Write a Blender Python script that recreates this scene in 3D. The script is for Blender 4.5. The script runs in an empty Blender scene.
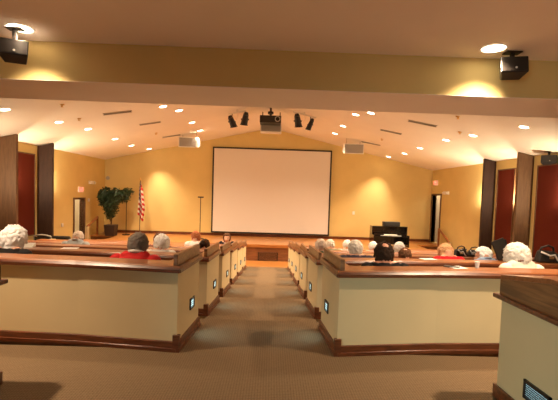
import bpy, bmesh, math, random
from mathutils import Vector, Matrix, noise
random.seed(7)
S = bpy.context.scene
COL = S.collection
PI = math.pi

# ------------------------------------------------------------------ camera
F = 410.0
EYE = 1.40
CX, CY = 279.0, 214.5
VX, VY = 272.0, 194.0
ROLL = math.radians(1.85)
Yc = Vector((VX-CX, CY-VY, -F)).normalized()
hc = Vector((math.cos(ROLL), -math.sin(ROLL), 0))
Zc = hc.cross(Yc).normalized()
Xc = Yc.cross(Zc).normalized()
R = Matrix((Xc, Yc, Zc))            # camera vector -> world vector
cam = bpy.data.objects.new('camera', bpy.data.cameras.new('camera'))
COL.objects.link(cam)
cam.matrix_world = Matrix.Translation((0, 0, EYE)) @ R.to_4x4()
cam.data.sensor_width = 36
cam.data.lens = 36*F/558
cam.data.shift_y = (CY-200)/558
cam.data.clip_start = 0.05
S.camera = cam

def at(px, py, y):
    """world point seen at a photo pixel, at distance y down the hall"""
    v = R @ Vector((px-CX, CY-py, -F))
    t = y/v.y
    return Vector((v.x*t, y, EYE+v.z*t))

# ------------------------------------------------------------------ world, exposure
w = bpy.data.worlds.new('world'); S.world = w
w.use_nodes = True
w.node_tree.nodes['Background'].inputs[0].default_value = (0.75, 0.9, 1.0, 1)
w.node_tree.nodes['Background'].inputs[1].default_value = 0.12
S.view_settings.view_transform = 'Standard'
S.view_settings.look = 'None'
S.view_settings.gamma = 1
S.view_settings.exposure = 1.38

WARM = (1.0, 0.735, 0.49)
def lamp(name, kind, loc, power, color=WARM, size=0.08, spot=None, blend=0.6, rot=None, parent=None):
    d = bpy.data.lights.new(name, kind)
    d.energy = power; d.color = color
    if kind == 'SPOT':
        d.spot_size = math.radians(spot); d.spot_blend = blend; d.shadow_soft_size = size
    elif kind == 'AREA':
        d.shape = 'RECTANGLE'; d.size = size[0]; d.size_y = size[1]
    else:
        d.shadow_soft_size = size
    o = bpy.data.objects.new(name, d); COL.objects.link(o)
    o.location = loc
    if rot: o.rotation_euler = rot
    if parent: o.parent = parent
    return o
# cool fill added behind the camera, set before a made-up rear opening
lamp('added_rear_fill', 'AREA', (0.3, -3.85, 1.35), 5, (0.95, 1.0, 0.85), (3.4, 2.3), rot=(PI/2, 0, 0))
# second cool fill, added at the rear left to brighten the right console
_d = Vector((1.65, 2.2, 0.35))-Vector((-3.2, -3.7, 1.3))
_l = lamp('added_left_fill', 'AREA', (-3.2, -3.7, 1.3), 7, (0.78, 1.0, 0.92), (1.3, 2.0), rot=_d.to_track_quat('-Z', 'Y').to_euler())
_l.data.spread = math.radians(50)
P_CAN = 140      # main hall downlights
P_NEAR = 230     # low ceiling downlights
P_SCONCE = 45

# ------------------------------------------------------------------ materials
def mat(name, color, rough=0.6, spec=0.5, metal=0, emit=None, estr=0, noise_s=None, noise_a=0.0,
        bump=0.0, bump_s=200, coat=0):
    m = bpy.data.materials.new(name); m.use_nodes = True
    nt = m.node_tree; b = nt.nodes['Principled BSDF']
    b.inputs['Base Color'].default_value = (*color, 1)
    b.inputs['Roughness'].default_value = rough
    b.inputs['Specular IOR Level'].default_value = spec
    b.inputs['Metallic'].default_value = metal
    b.inputs['Coat Weight'].default_value = coat
    if emit:
        b.inputs['Emission Color'].default_value = (*emit, 1)
        b.inputs['Emission Strength'].default_value = estr
    if noise_s or bump:
        tc = nt.nodes.new('ShaderNodeTexCoord')
    if noise_s:
        n = nt.nodes.new('ShaderNodeTexNoise'); n.inputs['Scale'].default_value = noise_s
        n.inputs['Detail'].default_value = 4
        nt.links.new(tc.outputs['Object'], n.inputs['Vector'])
        r = nt.nodes.new('ShaderNodeValToRGB')
        r.color_ramp.elements[0].position = 0.3; r.color_ramp.elements[1].position = 0.7
        r.color_ramp.elements[0].color = (*[c*(1-noise_a) for c in color], 1)
        r.color_ramp.elements[1].color = (*[min(1, c*(1+noise_a)) for c in color], 1)
        nt.links.new(n.outputs['Fac'], r.inputs['Fac'])
        nt.links.new(r.outputs['Color'], b.inputs['Base Color'])
    if bump:
        n2 = nt.nodes.new('ShaderNodeTexNoise'); n2.inputs['Scale'].default_value = bump_s
        nt.links.new(tc.outputs['Object'], n2.inputs['Vector'])
        bp = nt.nodes.new('ShaderNodeBump'); bp.inputs['Strength'].default_value = bump
        bp.inputs['Distance'].default_value = 0.01
        nt.links.new(n2.outputs['Fac'], bp.inputs['Height'])
        nt.links.new(bp.outputs['Normal'], b.inputs['Normal'])
    return m

def wood(name, c1, c2, rough=0.35, scale=(1, 12, 12), coat=0.2):
    m = mat(name, c1, rough, coat=coat)
    nt = m.node_tree; b = nt.nodes['Principled BSDF']
    tc = nt.nodes.new('ShaderNodeTexCoord'); mp = nt.nodes.new('ShaderNodeMapping')
    mp.inputs['Scale'].default_value = scale
    n = nt.nodes.new('ShaderNodeTexNoise'); n.inputs['Scale'].default_value = 3; n.inputs['Detail'].default_value = 8
    n.inputs['Distortion'].default_value = 0.6
    r = nt.nodes.new('ShaderNodeValToRGB')
    r.color_ramp.elements[0].position = 0.35; r.color_ramp.elements[1].position = 0.68
    r.color_ramp.elements[0].color = (*c1, 1); r.color_ramp.elements[1].color = (*c2, 1)
    nt.links.new(tc.outputs['Object'], mp.inputs['Vector']); nt.links.new(mp.outputs['Vector'], n.inputs['Vector'])
    nt.links.new(n.outputs['Fac'], r.inputs['Fac']); nt.links.new(r.outputs['Color'], b.inputs['Base Color'])
    return m

def carpet_mat():
    m = mat('carpet', (0.2, 0.13, 0.08), 0.95, 0.1)
    nt = m.node_tree; b = nt.nodes['Principled BSDF']
    tc = nt.nodes.new('ShaderNodeTexCoord')
    def wave(direction, scale):
        wv = nt.nodes.new('ShaderNodeTexWave'); wv.bands_direction = direction
        wv.inputs['Scale'].default_value = scale; wv.inputs['Distortion'].default_value = 0.1
        nt.links.new(tc.outputs['Object'], wv.inputs['Vector']); return wv
    a = wave('X', 16); c = wave('Y', 14)
    mul = nt.nodes.new('ShaderNodeMath'); mul.operation = 'MULTIPLY'
    nt.links.new(a.outputs['Fac'], mul.inputs[0]); nt.links.new(c.outputs['Fac'], mul.inputs[1])
    n = nt.nodes.new('ShaderNodeTexNoise'); n.inputs['Scale'].default_value = 60; n.inputs['Detail'].default_value = 5
    nt.links.new(tc.outputs['Object'], n.inputs['Vector'])
    ad = nt.nodes.new('ShaderNodeMath'); ad.operation = 'ADD'
    nt.links.new(mul.outputs[0], ad.inputs[0]); nt.links.new(n.outputs['Fac'], ad.inputs[1])
    r = nt.nodes.new('ShaderNodeValToRGB')
    r.color_ramp.elements[0].position = 0.35; r.color_ramp.elements[1].position = 1.2
    r.color_ramp.elements[0].color = (0.150, 0.100, 0.056, 1); r.color_ramp.elements[1].color = (0.24, 0.165, 0.095, 1)
    nt.links.new(ad.outputs[0], r.inputs['Fac']); nt.links.new(r.outputs['Color'], b.inputs['Base Color'])
    bp = nt.nodes.new('ShaderNodeBump'); bp.inputs['Strength'].default_value = 0.4; bp.inputs['Distance'].default_value = 0.004
    nt.links.new(ad.outputs[0], bp.inputs['Height']); nt.links.new(bp.outputs['Normal'], b.inputs['Normal'])
    return m

M = dict(
    wall=mat('wall_paint', (0.70, 0.55, 0.235), 0.75, 0.2, noise_s=1.5, noise_a=0.04, bump=0.05),
    cream=mat('cream_paint', (0.72, 0.585, 0.34), 0.6, 0.3, noise_s=2, noise_a=0.03, bump=0.05),
    ceil=mat('ceiling_paint', (0.90, 0.86, 0.80), 0.85, 0.2, noise_s=1.2, noise_a=0.02, bump=0.06, bump_s=120),
    carpet=carpet_mat(),
    wood=wood('stained_wood', (0.16, 0.045, 0.013), (0.42, 0.15, 0.045), 0.3),
    ledge=wood('ledge_wood', (0.22, 0.072, 0.023), (0.37, 0.135, 0.045), 0.33),
    tan=wood('board_wood', (0.17, 0.075, 0.03), (0.36, 0.18, 0.075), 0.35),
    base=wood('baseboard_wood', (0.085, 0.022, 0.008), (0.19, 0.055, 0.018), 0.3),
    panelwood=wood('panel_wood', (0.11, 0.05, 0.019), (0.155, 0.075, 0.030), 0.65, (9, 9, 1), 0),
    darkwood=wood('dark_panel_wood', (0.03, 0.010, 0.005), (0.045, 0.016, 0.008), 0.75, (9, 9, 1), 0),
    tanlong=wood('console_wood', (0.14, 0.055, 0.018), (0.28, 0.125, 0.045), 0.35, (9, 1, 14)),
    stagewood=wood('stage_wood', (0.40, 0.16, 0.04), (0.55, 0.25, 0.07), 0.3, (1, 14, 8)),
    stagefront=wood('stage_front_wood', (0.16, 0.06, 0.02), (0.26, 0.10, 0.035), 0.45, (1, 10, 10), 0),
    red=mat('red_fabric', (0.12, 0.020, 0.010), 0.95, 0.1, bump=0.4, bump_s=400),
    screen=mat('screen_fabric', (0.74, 0.70, 0.66), 0.9, 0.1),
    black=mat('black_plastic', (0.012, 0.011, 0.011), 0.4),
    blackgloss=mat('piano_black', (0.008, 0.007, 0.007), 0.12, coat=0.5),
    dark=mat('dark_metal', (0.03, 0.025, 0.022), 0.4, metal=0.6),
    grey=mat('grey_plastic', (0.42, 0.40, 0.37), 0.6),
    grille=mat('grille_grey', (0.33, 0.31, 0.28), 0.8, bump=0.6, bump_s=500),
    white=mat('white_plastic', (0.8, 0.78, 0.74), 0.45),
    chrome=mat('brushed_metal', (0.7, 0.7, 0.7), 0.25, metal=1),
    lens=mat('lamp_lens', (1, 0.9, 0.75), 0.5, emit=(1.0, 0.80, 0.55), estr=6),
    step=mat('step_light_lens', (0.6, 0.9, 1), 0.5, emit=(0.55, 0.92, 1.0), estr=.45),
    exit=mat('exit_red', (0.8, 0.1, 0.08), 0.5, emit=(1.0, 0.16, 0.10), estr=.8),
    exitface=mat('exit_face', (0.75, 0.55, 0.45), 0.5, emit=(1.0, 0.45, 0.3), estr=.12),
    leaf=mat('leaf', (0.02, 0.05, 0.02), 0.5, noise_s=9, noise_a=0.5),
    bark=mat('bark', (0.12, 0.07, 0.035), 0.9),
    pot=mat('pot_dark', (0.035, 0.017, 0.011), 0.6),
    brass=mat('brass', (0.7, 0.45, 0.15), 0.3, metal=1),
    paper=mat('paper', (0.85, 0.83, 0.78), 0.8),
    leather=mat('black_leather', (0.02, 0.017, 0.015), 0.45, bump=0.3, bump_s=150),
    cushion=mat('cushion_fabric', (0.22, 0.06, 0.03), 0.9, bump=0.3),
    skin=mat('skin', (0.62, 0.33, 0.21), 0.55, noise_s=20, noise_a=0.05),
    skin2=mat('skin_ruddy', (0.62, 0.28, 0.17), 0.55, noise_s=20, noise_a=0.05),
    glass=mat('dark_glass', (0.02, 0.02, 0.02), 0.05),
    glow=mat('lobby_paint', (0.75, 0.68, 0.55), 0.8),
    lip=mat('lip', (0.45, 0.14, 0.10), 0.5),
    eye=mat('eye_white', (0.8, 0.78, 0.75), 0.2),
    iris=mat('iris', (0.06, 0.035, 0.02), 0.2),
)
# US flag cloth
def flag_mat():
    m = mat('flag_cloth', (0.8, 0.8, 0.8), 0.8)
    nt = m.node_tree; b = nt.nodes['Principled BSDF']
    uv = nt.nodes.new('ShaderNodeUVMap'); uv.uv_map = 'UVMap'
    sp = nt.nodes.new('ShaderNodeSeparateXYZ'); nt.links.new(uv.outputs['UV'], sp.inputs[0])
    def mth(op, a, bv=None):
        n = nt.nodes.new('ShaderNodeMath'); n.operation = op
        for i, v in enumerate((a, bv)):
            if v is None: continue
            if isinstance(v, (int, float)): n.inputs[i].default_value = v
            else: nt.links.new(v, n.inputs[i])
        return n.outputs[0]
    st = mth('LESS_THAN', mth('MODULO', mth('MULTIPLY', sp.outputs['Y'], 6.5), 1.0), 0.5)
    mx = nt.nodes.new('ShaderNodeMix'); mx.data_type = 'RGBA'
    nt.links.new(st, mx.inputs[0]); mx.inputs[6].default_value = (0.8, 0.74, 0.68, 1); mx.inputs[7].default_value = (0.5, 0.02, 0.025, 1)
    canton = mth('MULTIPLY', mth('LESS_THAN', sp.outputs['X'], 0.42), mth('GREATER_THAN', sp.outputs['Y'], 6/13))
    # stars: small dots on a grid in the canton
    fx = mth('SUBTRACT', mth('FRACT', mth('MULTIPLY', sp.outputs['X'], 14.2)), 0.5)
    fy = mth('SUBTRACT', mth('FRACT', mth('MULTIPLY', sp.outputs['Y'], 9.3)), 0.5)
    d2 = mth('ADD', mth('MULTIPLY', fx, fx), mth('MULTIPLY', fy, fy))
    star = mth('LESS_THAN', d2, 0.06)
    c2 = nt.nodes.new('ShaderNodeMix'); c2.data_type = 'RGBA'
    nt.links.new(star, c2.inputs[0]); c2.inputs[6].default_value = (0.02, 0.03, 0.13, 1); c2.inputs[7].default_value = (0.8, 0.8, 0.8, 1)
    m2 = nt.nodes.new('ShaderNodeMix'); m2.data_type = 'RGBA'
    nt.links.new(canton, m2.inputs[0]); nt.links.new(mx.outputs[2], m2.inputs[6]); nt.links.new(c2.outputs[2], m2.inputs[7])
    nt.links.new(m2.outputs[2], b.inputs['Base Color'])
    return m
M['flag'] = flag_mat()

# ------------------------------------------------------------------ mesh helpers
class MB:
    skew = 0.0
    def __init__(s): s.bm = bmesh.new()
    def face(s, vs, mi=0):
        try:
            f = s.bm.faces.new(vs); f.material_index = mi; return f
        except ValueError: return None
    def hexa(s, p, mi=0):        # p: 8 points, bottom ring 0-3, top ring 4-7
        v = [s.bm.verts.new((q[0]+s.skew*q[1], q[1], q[2])) for q in p]
        for q in ((3,2,1,0),(4,5,6,7),(0,1,5,4),(1,2,6,5),(2,3,7,6),(3,0,4,7)): s.face([v[i] for i in q], mi)
        return s
    def box(s, x0, x1, y0, y1, z0, z1, mi=0):
        return s.hexa([(x0,y0,z0),(x1,y0,z0),(x1,y1,z0),(x0,y1,z0),(x0,y0,z1),(x1,y0,z1),(x1,y1,z1),(x0,y1,z1)], mi)
    def cyl(s, a, b, r0, r1=None, n=16, mi=0, cap=True):
        a = Vector(a); b = Vector(b); r1 = r0 if r1 is None else r1
        z = (b-a).normalized(); x = z.orthogonal().normalized(); y = z.cross(x)
        A = []; B = []
        for i in range(n):
            t = 2*PI*i/n; d = x*math.cos(t)+y*math.sin(t)
            A.append(s.bm.verts.new(a+d*r0)); B.append(s.bm.verts.new(b+d*r1))
        for i in range(n): s.face([A[i], A[(i+1)%n], B[(i+1)%n], B[i]], mi)
        if cap: s.face(A[::-1], mi); s.face(B, mi)
        return s
    def tube(s, pts, r, n=10, mi=0, rb=None):
        """round tube through pts; r may be a list; rb = flattened second radius list"""
        pts = [Vector(p) for p in pts]
        rs = r if isinstance(r, (list, tuple)) else [r]*len(pts)
        rings = []; ref = None
        for i, p in enumerate(pts):
            t = (pts[min(i+1, len(pts)-1)]-pts[max(i-1, 0)]).normalized()
            if ref is None: ref = t.orthogonal().normalized() if rb is None else Vector((1,0,0))
            x = (ref-t*ref.dot(t)).normalized(); y = t.cross(x); ref = x
            r2 = rs[i] if rb is None else rb[i]
            rings.append([s.bm.verts.new(p+x*math.cos(2*PI*k/n)*rs[i]+y*math.sin(2*PI*k/n)*r2) for k in range(n)])
        for a, b in zip(rings, rings[1:]):
            for k in range(n): s.face([a[k], a[(k+1)%n], b[(k+1)%n], b[k]], mi)
        s.face(rings[0][::-1], mi); s.face(rings[-1], mi)
        return s
    def ell(s, c, r, rot=None, seg=20, rings=12, mi=0):
        m = Matrix.Translation(c) @ (rot.to_4x4() if rot else Matrix()) @ Matrix.Diagonal((*r, 1))
        T = s.bm.verts.new(m @ Vector((0,0,1))); B = s.bm.verts.new(m @ Vector((0,0,-1)))
        rg = []
        for q in range(1, rings):
            ph = PI*q/rings
            rg.append([s.bm.verts.new(m @ Vector((math.sin(ph)*math.cos(2*PI*k/seg), math.sin(ph)*math.sin(2*PI*k/seg), math.cos(ph)))) for k in range(seg)])
        for k in range(seg):
            l = (k+1) % seg
            s.face([T, rg[0][k], rg[0][l]], mi); s.face([B, rg[-1][l], rg[-1][k]], mi)
            for u, v in zip(rg, rg[1:]): s.face([u[k], v[k], v[l], u[l]], mi)
        return s
    def cap2(s, a, b, ra, rb):   # tapered capsule
        a = Vector(a); b = Vector(b)
        s.ell(a, (ra,)*3, seg=14, rings=8); s.ell(b, (rb,)*3, seg=14, rings=8); s.cyl(a, b, ra, rb, n=14)
        return s
    def sweep(s, path, prof, mi=0):
        """closed profile [(offset, z)] carried along a 2D path with mitred joints; offset is along the path's left normal"""
        n = len(path); rings = []
        P = [Vector(p) for p in path]
        for i in range(n):
            d0 = (P[i]-P[i-1]).normalized() if i else (P[1]-P[0]).normalized()
            d1 = (P[i+1]-P[i]).normalized() if i < n-1 else d0
            n0 = Vector((-d0.y, d0.x)); n1 = Vector((-d1.y, d1.x))
            nn = (n0+n1).normalized(); k = 1/max(0.3, nn.dot(n0))
            rings.append([s.bm.verts.new((P[i].x+nn.x*o*k, P[i].y+nn.y*o*k, z)) for o, z in prof])
        m = len(prof)
        for a, b in zip(rings, rings[1:]):
            for k in range(m): s.face([a[k], a[(k+1)%m], b[(k+1)%m], b[k]], mi)
        s.face(rings[0][::-1], mi); s.face(rings[-1], mi)
        return s
    def build(s, name, mats, parent=None, loc=None, bevel=0, smooth=False, rot=None):
        bmesh.ops.recalc_face_normals(s.bm, faces=s.bm.faces)
        me = bpy.data.meshes.new(name); s.bm.to_mesh(me); s.bm.free()
        for m in (mats if isinstance(mats, (list, tuple)) else [mats]): me.materials.append(m)
        o = bpy.data.objects.new(name, me); COL.objects.link(o)
        if smooth:
            for p in me.polygons: p.use_smooth = True
        if parent: o.parent = parent
        if loc is not None: o.location = loc
        if rot is not None: o.rotation_euler = rot
        if bevel:
            b = o.modifiers.new('bevel', 'BEVEL'); b.width = bevel; b.segments = 2; b.limit_method = 'ANGLE'
        return o
def tag(o, label, cat, group=None, kind=None):
    o['label'] = label; o['category'] = cat
    if group: o['group'] = group
    if kind: o['kind'] = kind
    return o
def thing(name, label, cat, loc=(0,0,0), rz=0, group=None):
    o = bpy.data.objects.new(name, None); COL.objects.link(o)
    o.location = loc; o.rotation_euler = (0, 0, rz); o.empty_display_size = 0.1
    return tag(o, label, cat, group)
def struct(o, label=None):
    o['kind'] = 'structure'
    if label: o['label'] = label
    return o

# ------------------------------------------------------------------ the hall
XC = -0.12                    # centre line of the hall
WL, WR = XC-6.96, XC+6.96     # side walls
YB = 17.5                     # wall behind the stage
RISE = 0.173                  # one step
ZF = -6*RISE                  # floor in front of the stage
ZS = -0.44                    # stage floor
ZP, SL = 4.17, 0.223          # ridge height and ceiling slope
def zceil(x): return ZP-SL*abs(x-XC)
XI = {-1: -0.79, 1: 0.612}   # aisle faces of the left and right seating blocks
D0, PITCH, NROW = 3.53, 1.63, 6
def rowz(k): return -RISE*k
def rowd(k): return D0+PITCH*k
SINK = 0.22                   # seating floor lies this far under the cross floor behind it

# floor: rear platform, aisle treads, seating tiers, front floor
fb = MB()
fb.box(WL, WR, -4.0, D0+0.06, -0.15, 0)
for k in range(NROW):
    y0 = D0+0.06 if k == 0 else rowd(k-1)+0.95
    fb.box(XI[-1]+0.005, XI[1]-0.005, y0, rowd(k)+0.95, -1.3, rowz(k))
fb.box(XI[-1]+0.005, XI[1]-0.005, rowd(5)+0.95, 13.2, -1.3, ZF)
OUT = 5.75
for s in (-1, 1):
    for k in range(NROW):
        a, b = sorted((XI[s], XC+s*(OUT+0.01)))
        y1 = rowd(k+1)+0.06 if k < NROW-1 else 13.2
        z = max(ZF, rowz(k)-SINK)
        fb.box(a, b, rowd(k)+0.06, y1, -1.3, z)
    # side aisles, sloping down in treads
    a, b = sorted((XC+s*(OUT+0.01), WL if s < 0 else WR))
    for k in range(NROW):
        y0 = D0+0.06 if k == 0 else rowd(k-1)+0.95
        fb.box(a, b, y0, rowd(k)+0.95, -1.3, rowz(k))
    fb.box(a, b, rowd(5)+0.95, 13.2, -1.3, ZF)
struct(fb.build('floor', M['carpet']), 'brown ribbed carpet floor stepping down to the stage')
wf = MB(); wf.box(WL, WR, 13.2, YB, -1.3, ZF)
struct(wf.build('floor', M['stagewood']), 'orange wood floor in front of the stage')

# ceilings
cb = MB()
cb.box(WL, WR, -4.0, 5.2, 3.17, 3.3)
for s in (-1, 1):
    xe = WL-0.1 if s < 0 else WR+0.1
    ze = zceil(xe)
    cb.hexa([(XC,6.2,ZP),(xe,6.2,ze),(xe,YB+0.1,ze),(XC,YB+0.1,ZP),(XC,6.2,ZP+.12),(xe,6.2,ze+.12),(xe,YB+0.1,ze+.12),(XC,YB+0.1,ZP+.12)])
struct(cb.build('ceiling', M['ceil']), 'cream ceiling, low at the rear and vaulted over the seats')
# bulkhead beam between low ceiling and vault: wall paint on its face, ceiling paint under it
bb = MB()
bb.box(WL, WR, 5.15, 6.27, 2.705, 3.4, 0)
bb.box(WL, WR, 5.15, 6.27, 2.70, 2.705, 1)
bb.hexa([(WL,6.0,3.3),(WR,6.0,3.3),(WR,6.27,3.3),(WL,6.27,3.3),(XC-2,6.0,4.25),(XC+2,6.0,4.25),(XC+2,6.27,4.25),(XC-2,6.27,4.25)], 0)
struct(bb.build('trim_1', [M['wall'], M['ceil']]), 'long boxed bulkhead across the hall under the low ceiling')

# walls
struct(MB().box(WL-.15, WL, -4, 14.82, -1.3, 3.6).box(WL-.15, WL, 15.6, YB, -1.3, 3.6).box(WL-.15, WL, 14.82, 15.6, .97, 3.6).box(WL-.15, WL, 14.82, 15.6, -1.3, ZF).build('wall_left', M['wall']))
struct(MB().box(WR, WR+.15, -4, 16.5, -1.3, 3.6).box(WR, WR+.15, 17.35, YB, -1.3, 3.6).box(WR, WR+.15, 16.5, 17.35, 1.56, 3.6).box(WR, WR+.15, 16.5, 17.35, -1.3, ZS).build('wall_right', M['wall']))
struct(MB().box(WL-.15, WR+.15, YB, YB+.15, -1.3, 4.4).build('wall_back', M['wall']))
rw = MB()  # unseen rear wall; its two openings are added for the cool fills
rw.box(WL-.15, -4.0, -4.15, -4, -.15, 3.3).box(-2.4, -1.5, -4.15, -4, -.15, 3.3).box(-4.0, -2.4, -4.15, -4, 2.35, 3.3).box(-4.0, -3.95, -4.15, -4, -.15, 3.3).box(2.1, WR+.15, -4.15, -4, -.15, 3.3).box(-1.5, 2.1, -4.15, -4, 2.6, 3.3)
struct(rw.build('wall_rear', M['wall']))

# baseboards of the side walls
for s, nm in ((-1, 'baseboard_left'), (1, 'baseboard_right')):
    x = WL if s < 0 else WR
    a, b = sorted((x, x-s*0.02))
    m = MB().box(a, b, -4, D0, 0, .12)
    struct(m.build(nm, M['base']))
# stage back baseboard
struct(MB().box(WL+.01, WR-.01, YB-.025, YB, ZS, ZS+.11).build('baseboard_back', M['base']))

# ------------------------------------------------------------------ stage
st = MB()
x0, x1 = XC-5.9, XC+5.9
st.box(x0, x1, 14.86, YB, ZF, ZS-.05, 1)
st.box(WL, x0, 16.2, YB, ZF, ZS-.05, 1).box(x1, WR, 16.2, YB, ZF, ZS-.05, 1)
st.box(x0-.03, x1+.03, 14.78, YB, ZS-.05, ZS, 0)
st.box(WL, x0-.03, 16.17, YB, ZS-.05, ZS, 0).box(x1+.03, WR, 16.17, YB, ZS-.05, ZS, 0)
st.box(x0, x1, 14.80, 14.86, ZS-.11, ZS-.05, 0)
struct(st.build('floor', [M['stagewood'], M['stagefront']]), 'raised wooden stage platform with orange lip')
# vent grille in the stage front
g = at(258, 252, 14.85); g2 = at(277.5, 262, 14.85)
gm = MB().box(g.x, g2.x, 14.835, 14.858, g2.z, g.z)
vg = tag(gm.build('vent_grille', M['dark']), 'dark square vent grille low in the stage front', 'vent')
sl = MB()
for i in range(9):
    z = g2.z+(g.z-g2.z)*(i+.5)/9
    sl.box(g.x+.03, g2.x-.03, 14.825, 14.835, z-.008, z+.008)
sl.build('slats', M['stagefront'], vg)
# stage steps with handrails
for s in (-1, 1):
    side = 'left' if s < 0 else 'right'
    t = thing('stage_steps', f'short wooden flight of steps up to the stage by the {side} wall', 'steps', (XC+s*6.3, 15.1, ZF))
    for i in range(3):
        m = MB().box(-.38, .38, i*.27+.02, 1.065, i*.15, (i+1)*.15-.001)
        m.build('tread', M['stagewood'], t)
    # handrail
    if s < 0: a, b = at(97.5, 217, 16.2), at(87, 227, 15.15)
    else: a, b = at(439, 229, 16.15), at(449.5, 243, 15.15)
    h = thing('handrail', f'sloping brown wooden handrail of the {side} stage steps', 'handrail', (a.x, a.y, 0))
    m = MB(); d = (b-a)
    m.tube([Vector((0,0,a.z)), Vector((d.x, d.y, b.z))], .045, 8)
    m.build('rail', M['wood'], h)
    MB().box(-.03, .03, -.03, .03, ZS, a.z).build('post', M['wood'], h)
    MB().box(d.x-.05, d.x+.05, d.y-.05, d.y+.05, ZF, b.z+.02).build('post', M['cream'], h)

# ------------------------------------------------------------------ pilasters, acoustic panels, sconces
for s in (-1, 1):
    side = 'left' if s < 0 else 'right'
    wx = WL+.006 if s < 0 else WR-.006
    for j, (y, dep, mm) in enumerate(((12.5, .42, 'darkpil'), (10.68, .46, 'pil'), (8.8, .46, 'pil'))):
        dep = dep+(.03 if s < 0 else -.06)
        xi = wx-s*dep
        zl, zi = zceil(wx)-.006, zceil(xi)-.006
        a = [(wx, y), (xi, y), (xi, y+.09), (wx, y+.09)]
        p = [(q[0], q[1], -1.2) for q in a]+[(q[0], q[1], zi if abs(q[0]-xi) < 1e-6 else zl) for q in a]
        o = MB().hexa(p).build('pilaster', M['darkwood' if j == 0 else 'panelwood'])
        tag(o, ['dark brown wood pilaster furthest from the camera on the %s wall', 'tan brown wood pilaster between two red panels on the %s wall', 'brown wood pilaster nearest the camera on the %s wall'][j] % side, 'pilaster')
        # sconce hidden behind
        sx = wx-s*.09
        sc = thing('wall_sconce', f'small half round wall sconce behind the {["furthest","middle","nearest"][j]} {side} pilaster', 'wall lamp', (sx, y+.42, 1.2), group=None)
        MB().cyl((0,0,0), (0,0,.22), .045, .085, 16, cap=False).build('shade', M['white'], sc)
        MB().box(-.09 if s < 0 else .01, -.01 if s < 0 else .09, -.04, .04, .02, .16).build('bracket', M['brass'], sc)
        lamp('sconce_light', 'POINT', (0, 0, .26), P_SCONCE, (1, .80, .52), .04, parent=sc)
    for j, (ya, yb_) in enumerate(((11.44, 12.27), (9.3, 10.42))):
        xa = wx-s*.045
        lo, hi = sorted((wx, xa))
        t = thing('acoustic_panel', f'tall dark red fabric panel on the {side} wall, {"far side of the tan pilaster" if j==0 else "near side of the tan pilaster"}', 'wall panel', (wx, ya, 0))
        MB().box(lo-wx, hi-wx, 0, yb_-ya, -.02, 2.32).build('fabric', M['red'], t, bevel=.008)
        l2, h2 = sorted((0, -s*.055))
        fr = MB()
        fr.box(l2, h2, -.03, 0, -.05, 2.35).box(l2, h2, yb_-ya, yb_-ya+.03, -.05, 2.35).box(l2, h2, 0, yb_-ya, -.05, -.02).box(l2, h2, 0, yb_-ya, 2.32, 2.35)
        fr.build('frame', M['panelwood'], t)

# ------------------------------------------------------------------ doors
def door(n, s, y0, y1, zb, zt, open_deg):
    wx = WL if s < 0 else WR
    d = thing(f'door_{n}', f'open brown door in the {"left" if s<0 else "right"} wall beside the stage', 'door', (wx, y0, zb))
    d['kind'] = 'structure'
    a, b = sorted((s*.17, -s*.03)); h = zt-zb; w = y1-y0
    fr = MB().box(a, b, -.07, 0, 0, h+.07).box(a, b, w, w+.07, 0, h+.07).box(a, b, 0, w, h, h+.07)
    fr.build('door_frame', M['panelwood'], d)
    lf = MB().box(-.02, .02, 0, w-.03, .01, h-.02).build('door_leaf', M['panelwood'], d, loc=(s*.12, 0.01, 0), rot=(0, 0, -s*math.radians(open_deg)))
    MB().cyl((-.05,w-.11,.98),(.05,w-.11,.98),.012,n=10).cyl((-s*.05,w-.11,.98),(-s*.05,w-.2,.98),.01,n=8).build('door_handle', M['brass'], lf)
door(1, -1, 14.82, 15.6, ZF, .97, 60)
door(2, 1, 16.5, 17.35, ZS, 1.56, 75)
# the side rooms the doors open onto
for s, y0, y1, zb, zt, nm in ((-1, 13.8, 16.4, ZF, 1.6, 'left'), (1, 15.8, 17.5, ZS, 2.1, 'right')):
    wx = WL-.15 if s < 0 else WR+.15
    m = MB(); xo = wx+s*1.6
    a, b = sorted((wx, xo))
    m.box(min(xo, xo+s*.1), max(xo, xo+s*.1), y0, y1, zb, zt); m.box(a, b, y0-.1, y0, zb, zt); m.box(a, b, y1, y1+.1, zb, zt)
    m.box(a, b, y0-.1, y1+.1, zb-.1, zb); m.box(a, b, y0-.1, y1+.1, zt, zt+.1)
    struct(m.build('wall_vestibule', M['glow']), f'cream side room seen through the {nm} door')
    lamp('side_room_light', 'POINT', (wx+s*.8, (y0+y1)/2, zt-.25), 14, (1, .78, .52), .1)
# unseen rear opening, added to give the cool fill a source
rear_opening = thing('added_opening_1', 'unseen framed opening added in the rear wall', 'added_opening', (0.3, -4.08, 0)); rear_opening['kind'] = 'structure'
MB().box(-1.8,-1.73,-.05,.05,0,2.6).box(1.73,1.8,-.05,.05,0,2.6).box(-.03,.03,-.05,.05,0,2.6).box(-1.73,1.73,-.05,.05,2.53,2.6).build('opening_frame', M['dark'], rear_opening)

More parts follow.
